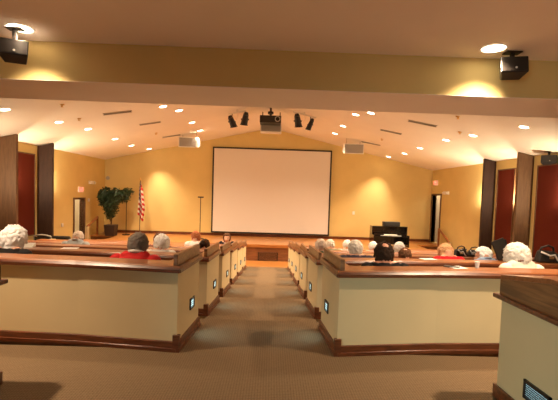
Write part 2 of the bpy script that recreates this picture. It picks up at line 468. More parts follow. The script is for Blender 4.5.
# ------------------------------------------------------------------ screen
a = at(214.8, 147.4, YB); b = at(327.2, 235.2, YB)
W_, H_ = b.x-a.x, a.z-b.z-.08
t = thing('projection_screen', 'large blank white projection screen with thin black border on the back wall', 'screen', ((a.x+b.x)/2, YB-.115, (a.z+b.z)/2))
MB().box(-W_/2, W_/2, 0, .03, -H_/2, H_/2).build('screen_surface', M['screen'], t)
bw = .06
MB().box(-W_/2-bw, -W_/2, -.01, .06, -H_/2-bw, H_/2+bw).box(W_/2, W_/2+bw, -.01, .06, -H_/2-bw, H_/2+bw).box(-W_/2, W_/2, -.01, .06, -H_/2-bw, -H_/2).box(-W_/2, W_/2, -.01, .06, H_/2, H_/2+bw).build('screen_border', M['black'], t)
MB().box(-W_/2+.2, -W_/2+.3, .06, .11, -H_/2, H_/2).build('wall_bracket', M['dark'], t)
MB().box(W_/2-.3, W_/2-.2, .06, .11, -H_/2, H_/2).build('wall_bracket', M['dark'], t)

# ------------------------------------------------------------------ seating rows
def path_for(s, d, out):
    xi = XI[s]
    pts = [(xi, d), (xi+s*.92, d+.13), (xi+s*1.85, d+.19)]
    xe = XC+s*out
    L = abs(xe-pts[-1][0])
    pts.append((xe, d+.19+.03*L))
    return pts
ordn = ['first', 'second', 'third', 'fourth', 'fifth', 'sixth']
CAPZ, CAPT = 0.755, 0.05
BENCH = {}
for k in range(NROW):
    d, z = rowd(k), rowz(k)
    zin = max(ZF, z-SINK)
    zprev = 0 if k == 0 else max(ZF, rowz(k-1)-SINK)
    zb = min(zprev, z)
    for s in (-1, 1):
        side = 'left' if s < 0 else 'right'
        t = thing('seating_row', f'cream half wall with wood ledge, {ordn[k]} row from the camera, {side} of the aisle', 'seating row', (XI[s], d, z), group=f'seating rows {side} of the aisle')
        L = Vector((XI[s], d, z))
        pts = [(p[0]-L.x, p[1]-L.y) for p in path_for(s, d, OUT)]
        sg = 1 if s > 0 else -1        # left normal points away from the camera only when heading right
        def pr(l): return [(sg*o, zz) for o, zz in l]
        # rear wall
        m = MB(); m.sweep(pts, pr([(0, zb-z), (.11, zb-z), (.11, CAPZ-CAPT), (0, CAPZ-CAPT)]))
        m.build('rear_panel', M['cream'], t)
        # end panel along the aisle (square to the angled rear wall) and panel at the far end of the row
        MB.skew = -s*.075
        EL = .73
        a, b = sorted((0, s*.11))
        MB().box(a, b, .02, EL, 0, CAPZ-CAPT).box(a+s*.005, b, .115, EL, zin-z, 0).build('end_panel', M['cream'], t)
        MB.skew = 0.0
        e = pts[-1]
        a, b = sorted((e[0]-s*.11, e[0]))
        MB().box(a, b, e[1]+.11, e[1]+.72, min(zin, z)-z, CAPZ-CAPT).build('end_panel', M['cream'], t)
        # ledge
        m = MB()
        hd = .23
        pl = [(pts[0][0]-s*.025, pts[0][1])]+pts[1:]
        m.sweep(pl, pr([(-.03, CAPZ-CAPT), (hd, CAPZ-CAPT), (hd, CAPZ-.008), (hd-.01, CAPZ), (-.02, CAPZ), (-.03, CAPZ-.01)]))
        a, b = sorted((-s*.025, s*.15))
        MB.skew = -s*.075
        m.box(a, b, hd-.02, EL+.01, CAPZ-CAPT, CAPZ-.0005)
        MB.skew = 0.0
        m.build('ledge', M['ledge'], t)
        # dark moulding under the nose of the ledge
        m = MB(); m.sweep(pl, pr([(-.045, CAPZ-CAPT-.008), (.0, CAPZ-CAPT-.008), (.0, CAPZ-.012), (-.031, CAPZ-.012), (-.045, CAPZ-.03)]))
        m.build('ledge_nosing', M['base'], t)
        # raised board on the aisle end
        MB.skew = -s*.075
        a, b = sorted((s*.0, s*.04))
        MB().box(a, b, -.015, EL+.005, CAPZ, CAPZ+.10).build('aisle_board', M['tan'], t, bevel=.006)
        a, b = sorted((-s*.03, -s*.0))
        MB().box(a, b, -.03, EL+.01, CAPZ-CAPT-.008, CAPZ-.03).build('aisle_nosing', M['base'], t)
        # baseboard
        MB.skew = 0.0
        m = MB()
        bp_ = [(pts[0][0], pts[0][1])]+pts[1:]
        m.sweep(bp_, pr([(-.018, 0), (.0, 0), (.0, .09), (-.008, .09), (-.018, .085)]))
        m.sweep(bp_, pr([(-.03, 0), (-.018, 0), (-.018, .035), (-.03, .03)]))
        MB.skew = -s*.075
        a, b = sorted((-s*.018, 0))
        m.box(a, b, -.018, EL, 0, .09)
        m.box(min(-s*.03, -s*.018), max(-s*.03, -s*.018), -.03, EL, 0, .035)
        m.build('baseboard', M['base'], t)
        a, b = sorted((-s*.026, s*.03))
        MB().box(a, b, -.026, .02, 0, .15).build('corner_block', M['base'], t)
        MB.skew = 0.0
        # bench hidden inside the row, seat and legs
        BZ = zin-z+.38
        m = MB(); m.sweep([(pts[0][0]+s*.13, pts[0][1])]+pts[1:-1]+[(pts[-1][0]-s*.13, pts[-1][1])], pr([(.34, BZ-.09), (.76, BZ-.09), (.77, BZ-.02), (.75, BZ), (.34, BZ)]))
        m.build('bench_seat', M['cushion'], t)
        m = MB(); m.sweep([(pts[0][0]+s*.13, pts[0][1])]+pts[1:-1]+[(pts[-1][0]-s*.13, pts[-1][1])], pr([(.36, zin-z), (.66, zin-z), (.66, BZ-.09), (.36, BZ-.09)]))
        m.build('bench_base', M['tan'], t)
        BENCH[(s, k)] = (zin+.38, zin)
        # step light
        ly, lz = .46, .31
        MB.skew = -s*.075
        a, b = sorted((-s*.012, 0))
        fr = MB()
        fr.box(a, b, ly-.075, ly+.075, lz-.055, lz-.04).box(a, b, ly-.075, ly+.075, lz+.04, lz+.055).box(a, b, ly-.075, ly-.055, lz-.04, lz+.04).box(a, b, ly+.055, ly+.075, lz-.04, lz+.04)
        f_ = fr.build('step_light', M['black'], t)
        a, b = sorted((-s*.004, 0))
        lv = MB().box(a, b, ly-.055, ly+.055, lz-.04, lz+.04)
        lv.build('light_lens', M['step'], f_)
        lv = MB()
        for i in range(4):
            zz = lz-.03+i*.02
            a, b = sorted((-s*.010, -s*.004)); lv.box(a, b, ly-.055, ly+.055, zz-.0015, zz+.0015)
        lv.build('louvers', M['grey'], f_)
        MB.skew = 0.0
        lamp('step_light_glow', 'SPOT', (-s*.03-s*.075*ly, ly, lz), 1.5, (.62, .95, 1.0), .03, 95, 1.0, rot=(0, s*math.radians(38), 0), parent=t)

# near consoles either side of the camera
NZ0, NZ1 = .725, .88
for s in (-1, 1):
    X = -1.88 if s < 0 else 1.655
    side = 'left' if s < 0 else 'right'
    t = thing('console', f'cream half wall with thick wood top closest to the camera on the {side}', 'half wall', (X, 2.85, 0))
    far, near = 0, -1.75
    W = 3.4
    def bx(a0, a1, y0, y1, z0, z1, name, m, bevel=0, parent=t):
        a, b = sorted((s*a0, s*a1)); return MB().box(a, b, y0, y1, z0, z1).build(name, m, parent, bevel=bevel)
    bx(0, .12, near, far, 0, NZ0, 'end_panel', M['cream'])
    bx(.12, W, -.12, far, 0, NZ0, 'front_panel', M['cream'])
    a, b = sorted((-s*.012, s*W))
    tp = MB()
    for ya, yb_, za, zb_ in ((near, -.5, .955, .955), (-.5, far+.012, .955, NZ1)):
        tp.hexa([(a,ya,za-.03),(b,ya,za-.03),(b,yb_,zb_-.03),(a,yb_,zb_-.03),(a,ya,za),(b,ya,za),(b,yb_,zb_),(a,yb_,zb_)])
    tp.build('top', M['ledge'], t)
    m = MB()
    for (a0, a1, y0, y1) in ((-.012, .03, near, far+.012), (.03, W, far-.03, far+.01)):
        a, b = sorted((s*a0, s*a1))
        for ya, yb_, za, zb_ in ((y0, -.5, .955, .955), (-.5, y1, .955, NZ1)) if y0 < -1 else ((y0, y1, NZ1, NZ1),):
            m.hexa([(a,ya,NZ0+.02),(b,ya,NZ0+.02),(b,yb_,NZ0+.02),(a,yb_,NZ0+.02),(a,ya,za-.031),(b,ya,za-.031),(b,yb_,zb_-.031),(a,yb_,zb_-.031)])
    m.build('fascia', M['tanlong'], t)
    m = MB()
    for (a0, a1, y0, y1) in ((-.045, 0, near, far+.045), (0, W, far, far+.045)):
        a, b = sorted((s*a0, s*a1)); m.box(a, b, y0, y1, NZ0-.012, NZ0+.02)
    m.build('moulding', M['base'], t, bevel=.008)
    m = MB()
    for (a0, a1, y0, y1) in ((-.02, 0, near, far+.02), (0, W, far, far+.02)):
        a, b = sorted((s*a0, s*a1)); m.box(a, b, y0, y1, 0, .09)
    m.build('baseboard', M['base'], t, bevel=.005)
    # louvred step light
    ly, lz, hw, hh = -.44, .215, .125, .06
    a, b = sorted((-s*.014, 0))
    fr = MB()
    fr.box(a, b, ly-hw, ly+hw, lz-hh, lz-hh+.014).box(a, b, ly-hw, ly+hw, lz+hh-.014, lz+hh).box(a, b, ly-hw, ly-hw+.014, lz-hh, lz+hh).box(a, b, ly+hw-.014, ly+hw, lz-hh, lz+hh)
    f_ = fr.build('step_light', M['black'], t)
    a, b = sorted((-s*.004, 0))
    MB().box(a, b, ly-hw+.014, ly+hw-.014, lz-hh+.014, lz+hh-.014).build('light_lens', M['step'], f_)
    lv = MB()
    for i in range(7):
        zz = lz-hh+.014+(i+.5)*(2*hh-.028)/7
        a, b = sorted((-s*.011, -s*.004)); lv.box(a, b, ly-hw+.014, ly+hw-.014, zz-.0035, zz+.0035)
    lv.build('louvers', M['black'], f_)

# ------------------------------------------------------------------ downlights
def downlight(x, y, z, nx, label, group, power, r=.09, spot=110):
    """recessed can; nx = ceiling slope dz/dx"""
    t = thing('downlight', label, 'ceiling light', (x, y, z), group=group)
    rot = Matrix.Rotation(-math.atan(nx), 3, 'Y')
    t.rotation_euler = rot.to_euler()
    m = MB()
    n = 28
    for i in range(n):
        a0, a1 = 2*PI*i/n, 2*PI*(i+1)/n
        q = []
        for rr, zz in ((r, -.004), (r+.022, -.012), (r+.024, -.001)):
            q.append([(rr*math.cos(a0), rr*math.sin(a0), zz), (rr*math.cos(a1), rr*math.sin(a1), zz)])
        for u, v in zip(q, q[1:]):
            m.face([m.bm.verts.new(p) for p in (u[0], u[1], v[1], v[0])])
    m.build('trim_ring', M['white'], t)
    MB().cyl((0,0,-.002), (0,0,-.006), r, n=28).build('lamp_lens', M['lens'], t)
    if power:
        lamp('downlight_beam', 'SPOT', (0, 0, -.03), power, WARM, .07, spot, .85, parent=t)
    return t
rows = {
 ('left', 'outer'): [(5,109.5),(59,122),(88,129),(115,139),(131.5,145.5),(149,152)],
 ('left', 'inner'): [(163,106.5),(179,110.5),(192,122.5),(200,130.5)],
 ('right', 'inner'): [(371,113),(355.5,114.5),(343,126),(335,133.5)],
 ('right', 'outer'): [(524,127),(473,135.5),(446,140),(420,148),(404.5,153.5),(388.5,159)],
}
words = ['nearest', 'second', 'third', 'fourth', 'fifth', 'sixth']
for (side, io), L in rows.items():
    for i, (px, py) in enumerate(L):
        v = R @ Vector((px-CX, CY-py, -F)); v /= v.y
        sgn = -1 if side == 'left' else 1
        # EYE + v.z*y = ZP - SL*sgn*(v.x*y-XC)
        y = (ZP-EYE+SL*sgn*XC)/(v.z+SL*sgn*v.x)
        last = y > 16.8; y = min(y, YB-.62)
        x = v.x*y
        downlight(x, y, zceil(x), -SL*sgn, f'round recessed ceiling light, {words[i]} from the camera in the {side} {io} line', f'{side} {io} line of ceiling lights', P_CAN*(1.3 if last else 1), spot=78 if last else 120)
# more of the same lights ahead of the bulkhead in the vault, outside the photo's view of the ceiling
for sgn, side in ((-1, 'left'), (1, 'right')):
    for x_, y_ in ((2.45, 7.4), (2.45, 9.0)):
        x = XC+sgn*x_
        downlight(x, y_, zceil(x), -SL*sgn, f'round recessed ceiling light above the {side} seats hidden behind the bulkhead', 'ceiling lights hidden by the bulkhead', P_CAN)
a = at(20, 34.5, 4.75); b = at(493.5, 51.5, 4.8)
downlight(a.x, 4.75, 3.17, 0, 'large round recessed light in the low ceiling above the left black speaker', 'low ceiling lights', P_NEAR*.75, .125, 112)
downlight(b.x, 4.80, 3.17, 0, 'large round recessed light in the low ceiling beside the right black speaker', 'low ceiling lights', P_NEAR*.75, .125, 112)
for x_, y_ in ((-3.0, 2.85), (2.8, 2.85)):
    downlight(x_, y_, 3.17, 0, 'large round recessed light in the low ceiling out of view at the rear', 'rear low ceiling lights', P_NEAR*.9, .125, 120)

# ------------------------------------------------------------------ ceiling vents, sprinklers
def ray_ceiling(px, py):
    v = R @ Vector((px-CX, CY-py, -F)); v /= v.y
    sgn = -1 if v.x < 0 else 1
    y = (ZP-EYE+SL*sgn*XC)/(v.z+SL*sgn*v.x)
    return Vector((v.x*y, y, EYE+v.z*y)), sgn
for i, (p, q) in enumerate((((104,114),(131,111)), ((140,124.6),(160,121.8)), ((163,137.2),(180,134.6)),
                            ((409,120.5),(436,126)), ((381,129.6),(401,133.8)), ((362,141.6),(380,145)))):
    a, sg = ray_ceiling(*p); b, sg = ray_ceiling(*q)
    mid = (a+b)/2; ln = (b-a).length
    t = thing('ceiling_vent', f'dark linear slot vent in the {"left" if i<3 else "right"} ceiling slope, {["nearest","middle","farthest"][i%3]} of three', 'vent', mid, group='linear ceiling vents')
    dr = (b-a).normalized()
    nrm = Vector((sg*SL, 0, 1)).normalized(); yv = nrm.cross(dr).normalized()
    nrm = dr.cross(yv)
    t.rotation_euler = Matrix((dr, yv, nrm)).transposed().to_euler()
    MB().box(-ln/2, ln/2, -.06, .06, -.012, .006).build('slot', M['black'], t)
    MB().box(-ln/2-.02, ln/2+.02, -.08, -.06, -.016, .006).box(-ln/2-.02, ln/2+.02, .06, .08, -.016, .006).box(-ln/2-.02, ln*.08, -.006, .006, -.016, -.012).build('vent_frame', M['grey'], t)
for i, (px, py) in enumerate(((62,104.5),(79,118.5),(156,133),(458,116.5),(460,132),(382,139))):
    a, sg = ray_ceiling(px, py)
    o = MB().cyl((0,0,.02),(0,0,-.01),.05,n=14).cyl((0,0,-.01),(0,0,-.05),.016,n=10).cyl((0,0,-.05),(0,0,-.056),.03,n=12).build('sprinkler_head', M['brass'], loc=a)
    tag(o, f'small brass sprinkler head in the {"left" if px<270 else "right"} ceiling slope, {["nearest","second nearest","farthest"][i%3]} of three', 'sprinkler', 'sprinkler heads')

# ------------------------------------------------------------------ loudspeakers on the bulkhead
def small_speaker(pc, y, w, h, dep, yaw, tilt, label, mountz, plate_at=None):
    c = at(pc[0], pc[1], y)
    t = thing('loudspeaker', label, 'loudspeaker', c)
    Rm = Matrix.Rotation(yaw, 3, 'Z') @ Matrix.Rotation(tilt, 3, 'X')
    body = MB()
    # wedge cabinet, front (-y) wider than the back
    body.hexa([(-w/2,-dep/2,-h/2),(w/2,-dep/2,-h/2),(w*.36,dep/2,-h/2),(-w*.36,dep/2,-h/2),(-w/2,-dep/2,h/2),(w/2,-dep/2,h/2),(w*.36,dep/2,h/2),(-w*.36,dep/2,h/2)])
    o = body.build('cabinet', M['black'], t, bevel=.012); o.rotation_euler = Rm.to_euler()
    g = MB().box(-w*.46, w*.46, -dep/2-.008, -dep/2, -h*.44, h*.44).build('speaker_grille', M['dark'], o)
    MB().cyl((w*.05,-dep/2-.012,-h*.25),(w*.05,-dep/2-.008,-h*.25),.012,n=12).build('badge', M['grey'], o)
    top = mountz-c.z
    br = MB().box(-.02,.02,-.01,.03,h*.3,top)
    br.box(-.09,.09,-.05,.07,top-.012,top)
    br.build('mounting_bracket', M['dark'], t)
    return t
small_speaker((14.5, 51.5), 4.75, .30, .19, .2, math.radians(22), math.radians(-16), 'black loudspeaker at the left end of the bulkhead beneath a ceiling light', 3.17)
small_speaker((512, 68.5), 4.9, .30, .2, .2, math.radians(-14), math.radians(-14), 'black loudspeaker at the right end of the bulkhead', 3.17)
c, sg = ray_ceiling(546, 152)
small_speaker((549, 160), c.y-.1, .34, .2, .2, math.radians(-35), math.radians(-12), 'black loudspeaker under the vaulted ceiling near the right wall panels', c.z)

# ------------------------------------------------------------------ projector
c = at(270.5, 120.5, 13.0)
t = thing('projector', 'black ceiling projector with lens, on a short pole at the ridge', 'projector', c)
MB().box(-.33, .33, -.28, .28, -.11, .11).build('projector_body', M['black'], t, bevel=.02)
MB().cyl((.22,-.31,0),(.22,-.27,0),.085,n=20).build('vent_ring', M['grey'], t)
MB().cyl((.22,-.32,0),(.22,-.31,0),.06,n=20).build('lens', M['glass'], t)
MB().cyl((0,0,.11),(0,0,ZP-c.z),.035,n=14).cyl((0,0,.20),(0,0,.27),.09,n=16).cyl((0,0,ZP-c.z-.03),(0,0,ZP-c.z),.1,n=16).build('mount_pole', M['black'], t)
c2 = at(271, 128.3, 13.4)
t = thing('speaker_cluster', 'light grey box hanging directly beneath the projector', 'loudspeaker', c2)
MB().box(-.34, .34, -.15, .25, -.145, .145).build('cabinet', M['white'], t, bevel=.015)
MB().box(-.31, .31, -.165, -.15, -.12, .12).build('speaker_grille', M['grille'], t)
MB().box(-.3, -.27, .2, .24, .14, ZP-c2.z-.09).box(.27, .3, .2, .24, .14, ZP-c2.z-.09).build('hanging_rod', M['dark'], t)

# white hanging speakers either side
for px, py, lab in ((189.6, 142.5, 'left'), (353, 149, 'right')):
    y = 15.2
    c = at(px, py, y)
    t = thing('hanging_speaker', f'white wedge shaped speaker box under the {lab} ceiling slope', 'loudspeaker', c)
    MB().hexa([(-.36,-.2,-.2),(.36,-.2,-.2),(.36,.2,-.1),(-.36,.2,-.1),(-.36,-.2,.17),(.36,-.2,.17),(.36,.2,.17),(-.36,.2,.17)]).build('cabinet', M['white'], t, bevel=.01)
    MB().box(-.33,.33,-.212,-.2,-.17,.14).build('speaker_grille', M['grille'], t)
    h1, h2 = zceil(c.x-.25)-c.z, zceil(c.x+.25)-c.z
    MB().cyl((-.25,0,.17),(-.25,0,h1),.012,n=8).cyl((.25,0,.17),(.25,0,h2),.012,n=8).build('hanging_rod', M['chrome'], t)

# stage light clusters
for lab, bar, heads in (('left', ((228.5,113.5),(246,111.5)), ((232,121,7,10.5,.15),(245,118.3,7.5,12,-.1))),
                        ('right', ((293,113),(316,116.5)), ((297.8,120,7.5,12.5,.1),(310.3,123.8,5.5,10.5,-.15)))):
    y = 12.7
    a, b = at(*bar[0], y), at(*bar[1], y)
    mid = (a+b)/2
    mid.z = min(mid.z, zceil(mid.x)-.05)
    t = thing('spotlight_bar', f'pair of black stage spotlights on a white ceiling track, {lab} of the projector', 'stage light', mid)
    L = (b-a).length/2
    dz = (zceil(b.x)-zceil(a.x))/2
    MB().hexa([(-L,-.025,-dz-.02),(L,-.025,dz-.02),(L,.025,dz-.02),(-L,.025,-dz-.02),(-L,-.025,-dz+.02),(L,-.025,dz+.02),(L,.025,dz+.02),(-L,.025,-dz+.02)]).cyl((0,0,.0),(0,0,zceil(mid.x)-mid.z),.02,n=10).build('track', M['white'], t)
    MB().tube([(0,0,-.01),(.03,0,-.12),(-.02,0,-.22),(-.06,0,-.16)], .008, 6).build('cable', M['white'], t)
    for hx, hy, hw, hh, tl in heads:
        c = at(hx, hy, y)-mid
        r = hw/F*y/2; h = hh/F*y/2
        m = MB()
        d = Vector((tl*.6, .55, -.45)).normalized()
        m.cyl(Vector(c)+Vector((-tl*.3,-.03,h*.55)), Vector(c)+Vector((tl*.35,.08,-h*.95)), r*.72, r*.95, 16)
        m.cyl(Vector(c)+Vector((-tl*.45,-.05,h*.95)), Vector(c)+Vector((-tl*.3,-.03,h*.55)), r*.45, r*.75, 16)
        m.cyl(Vector(c)+Vector((-r*1.05,.02,-h*.15)), Vector(c)+Vector((r*1.05,.02,-h*.15)), r*.22, r*.22, 10)
        hd_ = m.build('lamp_head', M['black'], t)
        ring = MB().cyl(Vector(c)+Vector((tl*.35,.08,-h*.93)), Vector(c)+Vector((tl*.37,.085,-h*1.03)), r*1.08, r*1.08, 16).build('barn_ring', M['dark'], t)
        MB().cyl((c.x,0,h*.5+c.z),(c.x,0,(dz*c.x/L)),.012,n=8).build('yoke', M['dark'], t)

# ------------------------------------------------------------------ piano
PY = 15.4
c0 = at(372.8, 226, PY); c1 = at(408.3, 227, PY)
pw = c1.x-c0.x; top = (c0.z+c1.z)/2-ZS
t = thing('upright_piano', 'glossy black upright piano standing on the right of the stage', 'piano', ((c0.x+c1.x)/2, PY, ZS))
w2 = pw/2
MB().box(-w2+.05, w2-.05, .12, .45, .06, top-.03).build('case', M['blackgloss'], t, bevel=.008)
MB().box(-w2, w2, .06, .48, top-.03, top).build('lid', M['blackgloss'], t, bevel=.008)
for q0 in (-w2, w2-.05): MB().box(q0, q0+.05, -.20, .46, 0, .44).box(q0, q0+.05, .08, .46, .44, top-.03).build('side_panel', M['blackgloss'], t, bevel=.006)
MB().box(-w2+.05, w2-.05, -.20, .12, .36, .41).build('key_bed', M['blackgloss'], t)
MB().box(-w2+.30, w2-.30, -.17, -.04, .41, .425).build('keys', M['white'], t)
m = MB()
kw = (pw-.60)/52
for i in range(51):
    if i % 7 in (2, 6): continue
    x = -w2+.30+(i+1)*kw
    m.box(x-kw*.3, x+kw*.3, -.12, -.04, .425, .433)
kk = m.build('black_keys', M['black'], t); kk['kind'] = 'stuff'
MB().box(-w2+.05, w2-.05, -.03, .12, .41, .50).build('fallboard', M['blackgloss'], t)
MB().box(-.28, .28, .04, .12, .53, .54).box(-.28,.28,.10,.12,.54,.66).build('music_desk', M['blackgloss'], t)
for q0 in (-.07, .05): MB().box(q0, q0+.05, .0, .12, .03, .045).build('pedal', M['brass'], t)
o = MB().box(-.25, .25, 0, .006, 0, .035).build('sheet_music', M['paper'], loc=((c0.x+c1.x)/2, PY-.06, ZS+.4335), rot=(-.5, 0, 0))
tag(o, 'narrow white strip of paper lying above the piano keys', 'paper')
cb_ = at(391, 226.3, PY+.25)
MBA = MB().box(-.32,.32,-.11,.11,0,.17).build('amplifier', M['leather'], loc=(cb_.x, PY+.25, ZS+top), bevel=.02)
tag(MBA, 'low black box resting on top of the piano', 'box')

# ------------------------------------------------------------------ flag
c = at(139.5, 238, 16.5)
t = thing('flagpole', 'brass flagpole carrying a draped national flag left of the screen', 'flagpole', (c.x, 16.5, ZS))
toph = at(140, 178, 16.5).z-ZS
MB().cyl((0,0,0),(0,0,.05),.16,.13,20).cyl((0,0,.05),(0,0,.10),.05,.03,16).build('base', M['brass'], t)
MB().cyl((0,0,.1),(0,0,toph-.1),.016,n=12).build('pole', M['bark'], t)
MB().cyl((0,0,toph-.1),(0,0,toph-.07),.03,n=12).cyl((0,0,toph-.07),(0,0,toph+.04),.03,.002,12).build('finial', M['brass'], t)
# draped flag hanging from the pole
zt = at(140, 181, 16.5).z-ZS; zb2 = at(140, 222, 16.5).z-ZS
m = MB(); NU, NV = 40, 34
uvl = m.bm.loops.layers.uv.new('UVMap')
grid = []
for j in range(NV+1):
    v = j/NV; row = []
    for i in range(NU+1):
        u = i/NU
        spread = .06+.20*v if v < .6 else .18-.05*(v-.6)
        x = -.10*v**.5+spread*1.35*u+.02*math.sin(u*14+v*2)
        yy = .06*math.sin(u*20+v*1.2)*(0.3+u)
        z = zt-(zt-zb2)*v*(1-.22*(1-u))-.30*u*(1-v)
        row.append(m.bm.verts.new((x, yy, z)))
    grid.append(row)
for j in range(NV):
    for i in range(NU):
        f = m.bm.faces.new([grid[j][i], grid[j+1][i], grid[j+1][i+1], grid[j][i+1]])
        for lp, (uu, vv) in zip(f.loops, ((i, j), (i, j+1), (i+1, j+1), (i+1, j))):
            lp[uvl].uv = (uu/NU, 1-vv/NV)
fo = m.build('flag', M['flag'], t, smooth=True)
sm = fo.modifiers.new('thick', 'SOLIDIFY'); sm.thickness = .004

# ------------------------------------------------------------------ plants
def leafy(m, c, rad, n, size):
    for _ in range(n):
        d = Vector((random.gauss(0,1), random.gauss(0,1), random.gauss(0,1))).normalized()
        p = Vector(c)+Vector((d.x*rad[0], d.y*rad[1], d.z*rad[2]))*(random.random()**.4)
        n_ = (d+Vector((random.uniform(-1,1), random.uniform(-1,1), random.uniform(-.9,.3)))).normalized()
        s_ = size*random.uniform(.7,1.3)
        x = n_.orthogonal().normalized(); y = n_.cross(x)
        tip = p+x*s_+Vector((0,0,-s_*.35)); l = p+x*s_*.45+y*s_*.26; r = p+x*s_*.45-y*s_*.26+n_*s_*.05
        m.face([m.bm.verts.new(q) for q in (p, l, tip, r)])
c = at(111, 236, 16.2)
t = thing('potted_ficus', 'bushy green ficus tree in a dark square pot left of the flag', 'plant', (c.x, 16.2, ZS))
MB().hexa([(-.17,-.17,0),(.17,-.17,0),(.17,.17,0),(-.17,.17,0),(-.21,-.21,.43),(.21,-.21,.43),(.21,.21,.43),(-.21,.21,.43)]).build('pot', M['pot'], t, bevel=.01)
MB().box(-.19,.19,-.19,.19,.41,.435).build('soil', M['bark'], t)
m = MB().tube([(0,0,.44),(.03,0,.8),(-.02,.02,1.2),(-.12,0,1.6)], [.03,.026,.02,.012], 8).tube([(.02,0,.8),(.1,0,1.2),(.2,.02,1.6)], [.018,.014,.01], 8).tube([(0,0,.5),(-.12,.03,1.0),(-.25,0,1.5)], [.018,.014,.01], 8)
m.build('trunk', M['bark'], t)
m = MB()
leafy(m, (-.22,0,1.55), (.28,.28,.36), 750, .11); leafy(m, (.16,0,1.55), (.26,.28,.34), 650, .11); leafy(m, (0,0,1.05), (.27,.25,.40), 600, .10); leafy(m, (-.05,0,1.3), (.4,.3,.35), 500, .1)
fo = m.build('foliage', M['leaf'], t); fo['kind'] = 'stuff'
c = at(126, 236, 16.6)
t = thing('plant_stand', 'slim dark pole stand with trailing green plant beside the ficus', 'plant', (c.x, 16.6, ZS))
MB().cyl((0,0,0),(0,0,.03),.15,n=20).cyl((0,0,.03),(0,0,1.5),.014,n=10).build('stand', M['dark'], t)
MB().cyl((0,0,1.5),(0,0,1.66),.08,.12,16).build('pot', M['pot'], t)
m = MB(); leafy(m, (0,0,1.72), (.24,.22,.17), 420, .1); leafy(m, (-.05,0,1.5), (.2,.2,.2), 220, .09)
fo = m.build('foliage', M['leaf'], t); fo['kind'] = 'stuff'

# ------------------------------------------------------------------ pole stand
c = at(199.8, 238, 16.0); tp = at(200, 196.5, 16.0)
t = thing('microphone_stand', 'tall thin black pole stand left of the projection screen', 'stand', (c.x, 16.0, ZS))
hh = tp.z-ZS
MB().cyl((0,0,0),(0,0,.025),.15,n=24).build('base', M['dark'], t)
MB().cyl((0,0,.025),(0,0,hh-.04),.015,n=10).build('pole', M['black'], t)
MB().box(-.11,.11,-.03,.03,hh-.05,hh).build('crossbar', M['black'], t, bevel=.006)

# ------------------------------------------------------------------ exit signs, emergency lights, small wall fittings
def exit_sign(s, px, py):
    wx = WL if s < 0 else WR
    v = R @ Vector((px-CX, CY-py, -F)); y = (wx/v.x)*v.y; z = EYE+v.z*(wx/v.x)
    t = thing('exit_sign', f'small glowing red exit sign high on the {"left" if s<0 else "right"} wall', 'exit sign', (wx-s*.03, y, z))
    MB().box(-.028,.028,-.17,.17,-.10,.10).build('housing', M['exitface'], t, bevel=.008)
    cu = bpy.data.curves.new('exit_text', 'FONT'); cu.body = 'EXIT'; cu.size = .17; cu.extrude = .003
    cu.align_x = 'CENTER'; cu.align_y = 'CENTER'
    tmp = bpy.data.objects.new('lettering', cu); COL.objects.link(tmp)
    bpy.context.view_layer.update()
    me = bpy.data.meshes.new_from_object(tmp.evaluated_get(bpy.context.evaluated_depsgraph_get()))
    bpy.data.objects.remove(tmp)
    me.materials.clear(); me.materials.append(M['exit'])
    o = bpy.data.objects.new('lettering', me); COL.objects.link(o); o.parent = t
    o.location = (-s*.032, 0, 0)
    o.rotation_euler = (PI/2, 0, -s*PI/2)
exit_sign(-1, 80, 189.5); exit_sign(1, 436.5, 183)
def on_wall(s, px, py):
    wx = WL if s < 0 else WR
    v = R @ Vector((px-CX, CY-py, -F)); k = wx/v.x
    return Vector((wx, v.y*k, EYE+v.z*k))
for s, px, py in ((-1, 91, 182.5), (1, 447, 193)):
    p = on_wall(s, px, py)
    t = thing('emergency_light', f'white twin head emergency light on the {"left" if s<0 else "right"} wall near the door', 'emergency light', p)
    a, b = sorted((0, -s*.07))
    MB().box(a, b, -.22, .22, -.06, .06).build('housing', M['white'], t, bevel=.008)
    MB().cyl((-s*.07,-.14,.0),(-s*.12,-.15,-.02),.045,n=14).cyl((-s*.07,.14,.0),(-s*.12,.15,-.02),.045,n=14).build('lamp_head', M['white'], t)
for s, px, py, lab in ((-1, 62, 225, 'small white thermostat on the left wall before the open door'), (-1, 88.5, 200, 'small white switch high beside the left door frame')):
    p = on_wall(s, px, py)
    o = MB().box(0, .025, -.06, .06, -.06, .06).build('wall_switch', M['white'], loc=p, bevel=.005); tag(o, lab, 'switch')
p = at(353.5, 213, YB)
o = MB().box(-.05, .05, -.015, 0, -.07, .07).build('wall_outlet', M['white'], loc=(p.x, YB, p.z), bevel=.004); tag(o, 'pale wall plate on the back wall between screen and piano', 'outlet')
p = at(108, 178, YB)
o = MB().cyl((0,0,0),(0,-.03,0),.08,n=20).build('wall_speaker', M['grey'], loc=(p.x, YB, p.z)); tag(o, 'small round fitting on the back wall above the ficus', 'wall fitting')

